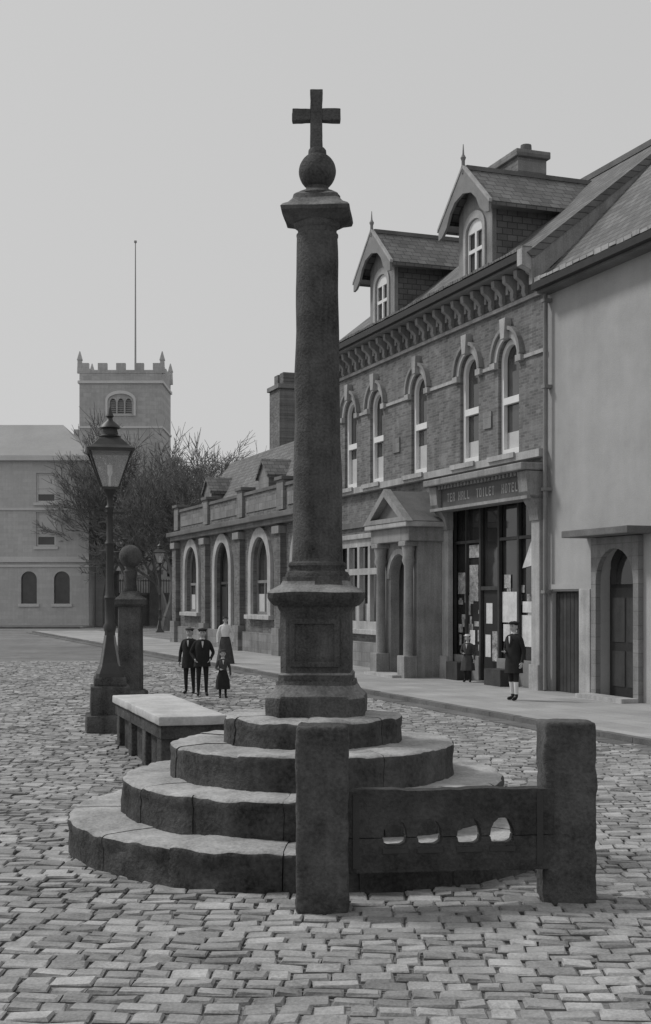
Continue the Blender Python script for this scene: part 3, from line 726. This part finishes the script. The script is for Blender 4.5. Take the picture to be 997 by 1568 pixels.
# ---------------------------------------------------------------- street lamps
def lamp(loc, sc=1., ped=True, rz=0):
    Lm = empty('street_lamp', loc, rz, sc)
    z0 = 0
    if ped:
        rough_box(Lm, 'pedestal_plinth', -.42, .42, -.42, .42, -.03, .34, CROSS, .15, .02, .012, 3)
        rough_box(Lm, 'pedestal_block', -.34, .34, -.34, .34, .33, .84, CROSS, .15, .02, .012, 3)
        rough_box(Lm, 'pedestal_top', -.28, .28, -.28, .28, .83, 1.0, CROSS, .15, .03, .01, 3)
        z0 = 1.0
    def ring(z, r): return circ(r, z, 16)
    loft('lamp_foot', [chsq(.25, .05, z0), chsq(.24, .05, z0+.06), chsq(.16, .04, z0+.25), chsq(.10, .03, z0+.6), chsq(.085, .03, z0+.85)], IRON, Lm, False)
    for k in range(4):
        o = prism(Lm, f'foot_fin_{k}', [[(.05, z0+.02), (.30, z0+.02), (.22, z0+.22), (.12, z0+.7), (.05, z0+.9)]], -.02, .02, GREYP)
        o.rotation_euler = (0, 0, math.pi/4+k*math.pi/2)
    pr = [(z0+.8, .10), (z0+.9, .115), (z0+.95, .085), (z0+1.35, .08), (z0+1.4, .105), (z0+1.46, .075), (z0+2.3, .062), (z0+2.36, .09), (z0+2.42, .06), (3.95, .05), (4.0, .085), (4.05, .05), (4.2, .055), (4.27, .10), (4.32, .12)]
    loft('lamp_shaft', [ring(z, r) for z, r in pr], IRON, Lm)
    boxes(Lm, 'ladder_bar', [(-.26, .26, -.018, .018, 3.88, 3.92)], IRON)
    loft('ladder_bar_knob', [circ(.03, 3.86, 8, -.27), circ(.03, 3.94, 8, -.27)], IRON, Lm)
    zb, zt, hb, ht = 4.36, 4.99, .15, .37
    loft('lantern_floor', [chsq(.16, .01, 4.31), chsq(.16, .01, 4.36)], IRON, Lm, False)
    loft('lantern_glass', [chsq(hb-.01, .002, zb), chsq(ht-.015, .002, zt)], LGLASS, Lm, False, False)
    for k, (a, b) in enumerate(((1, 1), (1, -1), (-1, -1), (-1, 1))):
        loft(f'lantern_bar_{k}', [circ(.016, zb, 6, a*hb, b*hb), circ(.018, zt, 6, a*ht, b*ht)], IRON, Lm)
    prism(Lm, 'lantern_rim', [rect(-ht-.04, ht+.04, -ht-.04, ht+.04), rect(-ht+.03, ht-.03, -ht+.03, ht-.03)], zt-.02, zt+.04, IRON, 'z')
    loft('lantern_roof', [chsq(ht+.05, .01, zt+.03), chsq(ht-.06, .01, zt+.10), chsq(.22, .01, zt+.20), chsq(.17, .01, zt+.24)], IRON, Lm, False)
    loft('lantern_chimney', [ring(zt+.22, .17), ring(zt+.27, .20), ring(zt+.30, .15), ring(zt+.40, .13), ring(zt+.42, .19), ring(zt+.46, .17), ring(zt+.55, .06), ring(zt+.60, .045), ring(zt+.63, .07), ring(zt+.68, .05), ring(zt+.80, .008)], IRON, Lm)
    loft('burner', [circ(.02, 4.36, 8), circ(.02, 4.55, 8), circ(.045, 4.6, 8), circ(.045, 4.75, 8), circ(.01, 4.78, 8)], LINEN, Lm)
    return Lm
lamp((-3.83, 23.2, 0), 1., True, math.radians(12))
lamp((-11.4, 90, 0), 1.1, False)

# ---------------------------------------------------------------- people
def skinned(verts, edges, rad, roots, sub=1):
    me = bpy.data.meshes.new('tmp'); me.from_pydata(verts, edges, []); o = bpy.data.objects.new('tmp', me); COL.objects.link(o)
    o.modifiers.new('s', 'SKIN')
    for i, r in enumerate(rad):
        d = me.skin_vertices[0].data[i]; d.radius = r if isinstance(r, tuple) else (r, r); d.use_root = i in roots
    if sub: ss = o.modifiers.new('u', 'SUBSURF'); ss.levels = sub; ss.render_levels = sub
    bpy.context.view_layer.update()
    m = bpy.data.meshes.new_from_object(o.evaluated_get(bpy.context.evaluated_depsgraph_get()))
    bpy.data.objects.remove(o); return m

def person(name, loc, H, rz, top=CLOTH, bottom=CLOTH, skirt=None, hat='cap', hatm=CLOTH, hs=1., arms=None, stride=.0, coat_hem=.78, collar=True, socks=None):
    E = empty(name, loc, rz, H/1.75)
    arms = arms or {-1: ((-.27, .03, 1.12), (-.27, -.06, .87)), 1: ((.27, .03, 1.12), (.26, -.06, .87))}
    V = [(0, 0, .93), (0, -.005, 1.12), (0, -.005, 1.30), (0, .005, 1.43), (0, 0, 1.53), (0, -.01, 1.60)]
    R = [(.15, .11), (.135, .10), (.165, .115), (.10, .085), (.055, .055), (.055, .055)]
    Ed = [(0, 1), (1, 2), (2, 3), (3, 4), (4, 5)]
    for sg in (-1, 1):
        b = len(V); e, w = arms[sg]
        V += [(sg*.175, .005, 1.41), e, w]; R += [.072, .050, .034]; Ed += [(3, b), (b, b+1), (b+1, b+2)]
        b = len(V); f = sg*stride
        V += [(sg*.09, 0, .86), (sg*.10, -.015-f*.5, .48), (sg*.105, .025-f, .10), (sg*.115, -.02-f, .045), (sg*.125, -.14-f, .04)]
        R += [.092, .062, .042, .045, .036]; Ed += [(0, b), (b, b+1), (b+1, b+2), (b+2, b+3), (b+3, b+4)]
    m = skinned(V, Ed, R, {0}, 2)
    for mt in (top, bottom, LEATH, SKIN, socks or bottom): m.materials.append(mt)
    for p in m.polygons:
        c = p.center; p.use_smooth = True
        if c.z < .14: i = 2
        elif c.z < .42: i = 4
        elif abs(c.x) < .2 and c.z < .95: i = 1
        elif c.z > 1.50: i = 3
        else: i = 0
        p.material_index = i
    bo = bpy.data.objects.new('body', m); COL.objects.link(bo); bo.parent = E
    for sg in (-1, 1):
        e, w = Vector(arms[sg][0]), Vector(arms[sg][1]); d = (w-e).normalized()
        side = Vector((0, 1, 0)); side = (side-d*side.dot(d)).normalized(); nrm = d.cross(side)*sg
        V2 = [w-d*.01, w+d*.05, w+d*.085]; R2 = [(.022, .03), (.016, .038), (.014, .036)]; E2 = [(0, 1), (1, 2)]; roots = {0}
        for k, (off, ln) in enumerate(((-.030, .070), (-.010, .080), (.010, .075), (.029, .058))):
            b = len(V2); s0 = w+d*.07+side*off
            V2 += [s0, s0+d*ln*.5-nrm*.004, s0+d*ln*.8-nrm*.018, s0+d*ln-nrm*.034]; R2 += [.0095, .009, .0085, .007]
            E2 += [(b, b+1), (b+1, b+2), (b+2, b+3)]; roots.add(b)
        b = len(V2); s0 = w+d*.025-side*.025
        V2 += [s0, s0+d*.03-side*.03, s0+d*.065-side*.036-nrm*.01]; R2 += [.012, .011, .009]; E2 += [(b, b+1), (b+1, b+2)]; roots.add(b)
        m = skinned(V2, E2, R2, roots, 1); m.materials.append(SKIN)
        for p in m.polygons: p.use_smooth = True
        ho = bpy.data.objects.new('hand', m); COL.objects.link(ho); ho.parent = E
        loft('cuff', [[tuple(w-d*.03+side*.043*math.cos(t)+nrm*.04*math.sin(t)) for t in [2*math.pi*i/12 for i in range(12)]], [tuple(w+d*.006+side*.045*math.cos(t)+nrm*.042*math.sin(t)) for t in [2*math.pi*i/12 for i in range(12)]]], top, E)
    hz = 1.645; S_ = hs
    n, rings = 24, []
    for k in range(1, 20):
        ph = math.pi*k/20; z = -math.cos(ph); r = math.sin(ph); rg = []
        for i in range(n):
            t = 2*math.pi*i/n; x = r*math.cos(t)*.077; y = r*math.sin(t)*.096
            if z < -.1: f_ = 1-.35*min(1, (-z-.1)/.9); x *= f_; y = y*f_ - .012*(-z)
            if y < 0:
                fr = math.exp(-(x/.014)**2)
                y -= fr*.022*math.exp(-((z+.12)/.16)**2)
                y -= .006*math.exp(-((z+.5)/.09)**2)*math.exp(-(x/.025)**2)
                y += .007*math.exp(-((z-.05)/.1)**2)*math.exp(-((abs(x)-.032)/.014)**2)
                y -= .006*math.exp(-((z+.85)/.12)**2)*fr
            rg.append((x*S_, y*S_, hz+z*.117*S_+(S_-1)*.1))
        rings.append(rg)
    loft('head', rings, SKIN, E)
    hz2 = hz+(S_-1)*.1
    def ell(nm, c, r, mt, nn=10):
        loft(nm, [[(c[0]+r[0]*math.sin(math.pi*k/8)*math.cos(2*math.pi*i/nn), c[1]+r[1]*math.sin(math.pi*k/8)*math.sin(2*math.pi*i/nn), c[2]-r[2]*math.cos(math.pi*k/8)) for i in range(nn)] for k in range(1, 8)], mt, E)
    for sg in (-1, 1):
        ell('eye', (sg*.031*S_, -.083*S_, hz2+.004), (.011*S_, .007*S_, .007*S_), EYE)
        ell('ear', (sg*.079*S_, .006, hz2-.01), (.010*S_, .02*S_, .03*S_), SKIN)
        ell('brow', (sg*.031*S_, -.088*S_, hz2+.024), (.018*S_, .006, .004), HAIR)
    ell('mouth', (0, -.084*S_, hz2-.062*S_), (.022*S_, .006, .004), LIP)
    hr = []
    for k in range(0, 12):
        ph = math.pi*.5*k/11; z = math.sin(ph); r = math.cos(ph)+.001
        hr.append([(r*math.cos(2*math.pi*i/20)*.083*S_, (r*math.sin(2*math.pi*i/20)*.096+.016)*S_, hz2+(.035+z*.09)*S_) for i in range(20)])
    loft('hair_top', hr, HAIR, E)
    ell('hair_back', (0, .045*S_, hz2-(.0 if not skirt else .04)), (.075*S_, .065*S_, (.08 if not skirt else .13)*S_), HAIR, 14)
    zt = hz2+.055*S_
    if hat == 'cap':
        loft('flat_cap', [circ(.085*S_, zt, 20, 0, .0, .10*S_), circ(.108*S_, zt+.02, 20, 0, .012, .122*S_), circ(.110*S_, zt+.04, 20, 0, .014, .122*S_), circ(.07*S_, zt+.065, 20, 0, .01, .08*S_), circ(.01, zt+.07, 20)], hatm, E)
        loft('cap_peak', [[(.065*S_*math.cos(t), -.085*S_-.045*S_*math.sin(t), zt+.006-.010*math.sin(t)+dz) for t in [math.pi*i/12 for i in range(13)]] for dz in (0, .008)], hatm, E)
    elif hat == 'straw':
        loft('wide_hat', [circ(.13*S_, zt+.012, 24, 0, .02, .135*S_), circ(.135*S_, zt+.022, 24, 0, .02, .14*S_), circ(.09*S_, zt+.03, 24, 0, .01, .10*S_), circ(.08*S_, zt+.08, 24, 0, .01, .09*S_), circ(.01, zt+.085, 24)], hatm, E)
    def gring(z, rx, ry, am=0, ph=0, cy=0): return [((rx*(1+am*math.sin(7*t+ph)))*math.cos(t), cy+(ry*(1+am*math.sin(7*t+ph)))*math.sin(t), z) for t in [2*math.pi*i/42 for i in range(42)]]
    if skirt:
        loft('bodice', [gring(1.0, .145, .12), gring(1.12, .14, .11), gring(1.28, .18, .135, 0, 0, -.01), gring(1.40, .175, .11), gring(1.475, .10, .08), gring(1.50, .06, .06)], top, E)
        z1 = skirt[1]
        loft('skirt', [gring(z1, .32 if z1 < .3 else .27, .30 if z1 < .3 else .25, .06), gring((z1+1)/2, .25, .22, .05), gring(.95, .18, .155, .02), gring(1.05, .146, .122)], skirt[0], E)
        loft('belt', [gring(1.02, .155, .13), gring(1.06, .152, .128)], CLOTH, E)
    else:
        loft('jacket', [gring(coat_hem, .225, .18, .04), gring(.9, .21, .165, .02), gring(1.1, .19, .145), gring(1.3, .205, .15, 0, 0, -.004), gring(1.41, .195, .125), gring(1.47, .12, .09), gring(1.505, .07, .065)], top, E)
        for sg in (-1, 1):
            prism(E, 'lapel', [[(sg*.012, 1.2), (sg*.075, 1.36), (sg*.05, 1.46), (sg*.03, 1.47)]], -.160, -.148, top)
    if collar:
        prism(E, 'shirt_front', [[(0, 1.27), (.035, 1.45), (-.035, 1.45)]], -.156, -.149, LINEN)
        loft('collar', [circ(.064, 1.49, 20, 0, -.002), circ(.06, 1.53, 20, 0, -.004)], LINEN, E)
    return E

pocket = {-1: ((-.30, .06, 1.14), (-.21, -.10, .98)), 1: ((.30, .06, 1.14), (.21, -.10, .98))}
held = {-1: ((-.26, .0, 1.13), (-.12, -.18, 1.10)), 1: ((.27, .03, 1.12), (.28, -.05, .87))}
person('boy', (-2.98, 31.6, .02), 1.60, math.radians(8), CLOTH, CLOTH, hat='cap', arms=pocket, hs=1.14)
person('boy', (-3.36, 32.3, .02), 1.60, math.radians(-12), CLOTH, CLOTH, hat='cap', hatm=CLOTH2, hs=1.14, coat_hem=.7)
person('girl', (-2.42, 30.8, .02), 1.10, math.radians(10), CLOTH2, CLOTH, skirt=(CLOTH, .36), hat='straw', hatm=CLOTH2, hs=1.32, arms=held)
person('woman', (-3.45, 45.0, .02), 1.70, math.radians(5), LINEN, CLOTH, skirt=(CLOTH2, .1), hat='straw', hatm=CLOTH2, collar=False)
person('man', (4.17, 28.9, .125), 1.72, math.radians(-50), CLOTH, CLOTH, hat='cap', arms=held, stride=.06, coat_hem=.62, socks=LINEN, hs=1.08)
person('girl', (3.82, 35.1, .125), 1.24, math.radians(-25), CLOTH2, CLOTH, skirt=(CLOTH2, .45), hat='straw', hatm=LINEN, hs=1.25, arms=held)

# ---------------------------------------------------------------- world, sun, camera
to_sun = Vector((-.86, .34, 0)).normalized(); el = math.radians(48)
to_sun = Vector((to_sun.x*math.cos(el), to_sun.y*math.cos(el), math.sin(el)))
W = bpy.data.worlds.new('World'); SC.world = W; W.use_nodes = True
N = W.node_tree.nodes; L = W.node_tree.links; bg = N['Background']
sk = N.new('ShaderNodeTexSky'); sk.sky_type = 'NISHITA'; sk.sun_disc = False; sk.sun_elevation = el
sk.sun_rotation = math.atan2(to_sun.x, to_sun.y); sk.dust_density = 4; sk.air_density = 1
b2 = N.new('ShaderNodeRGBToBW'); L.new(sk.outputs[0], b2.inputs[0])
pw = N.new('ShaderNodeMath'); pw.operation = 'POWER'; pw.inputs[1].default_value = .12; L.new(b2.outputs[0], pw.inputs[0])
ml = N.new('ShaderNodeMath'); ml.operation = 'MULTIPLY'; ml.inputs[1].default_value = 5.0; L.new(pw.outputs[0], ml.inputs[0])
L.new(ml.outputs[0], bg.inputs['Color']); bg.inputs['Strength'].default_value = .1
sl = bpy.data.lights.new('sun', 'SUN'); sl.energy = 1.9; sl.angle = math.radians(10); sl.color = (1, .995, .985)
so = bpy.data.objects.new('sun', sl); COL.objects.link(so); so.rotation_euler = to_sun.to_track_quat('Z', 'Y').to_euler()
cd = bpy.data.cameras.new('camera'); cam = bpy.data.objects.new('camera', cd); COL.objects.link(cam)
cam.location = (0, 0, 2.4); cam.rotation_euler = (math.radians(90), 0, 0)
cd.sensor_fit = 'VERTICAL'; cd.sensor_height = 36; cd.lens = 2000/1568*36; cd.shift_y = 131/1568; cd.clip_end = 2000
SC.camera = cam
SC.view_settings.view_transform = 'Standard'; SC.view_settings.look = 'None'; SC.view_settings.exposure = 0
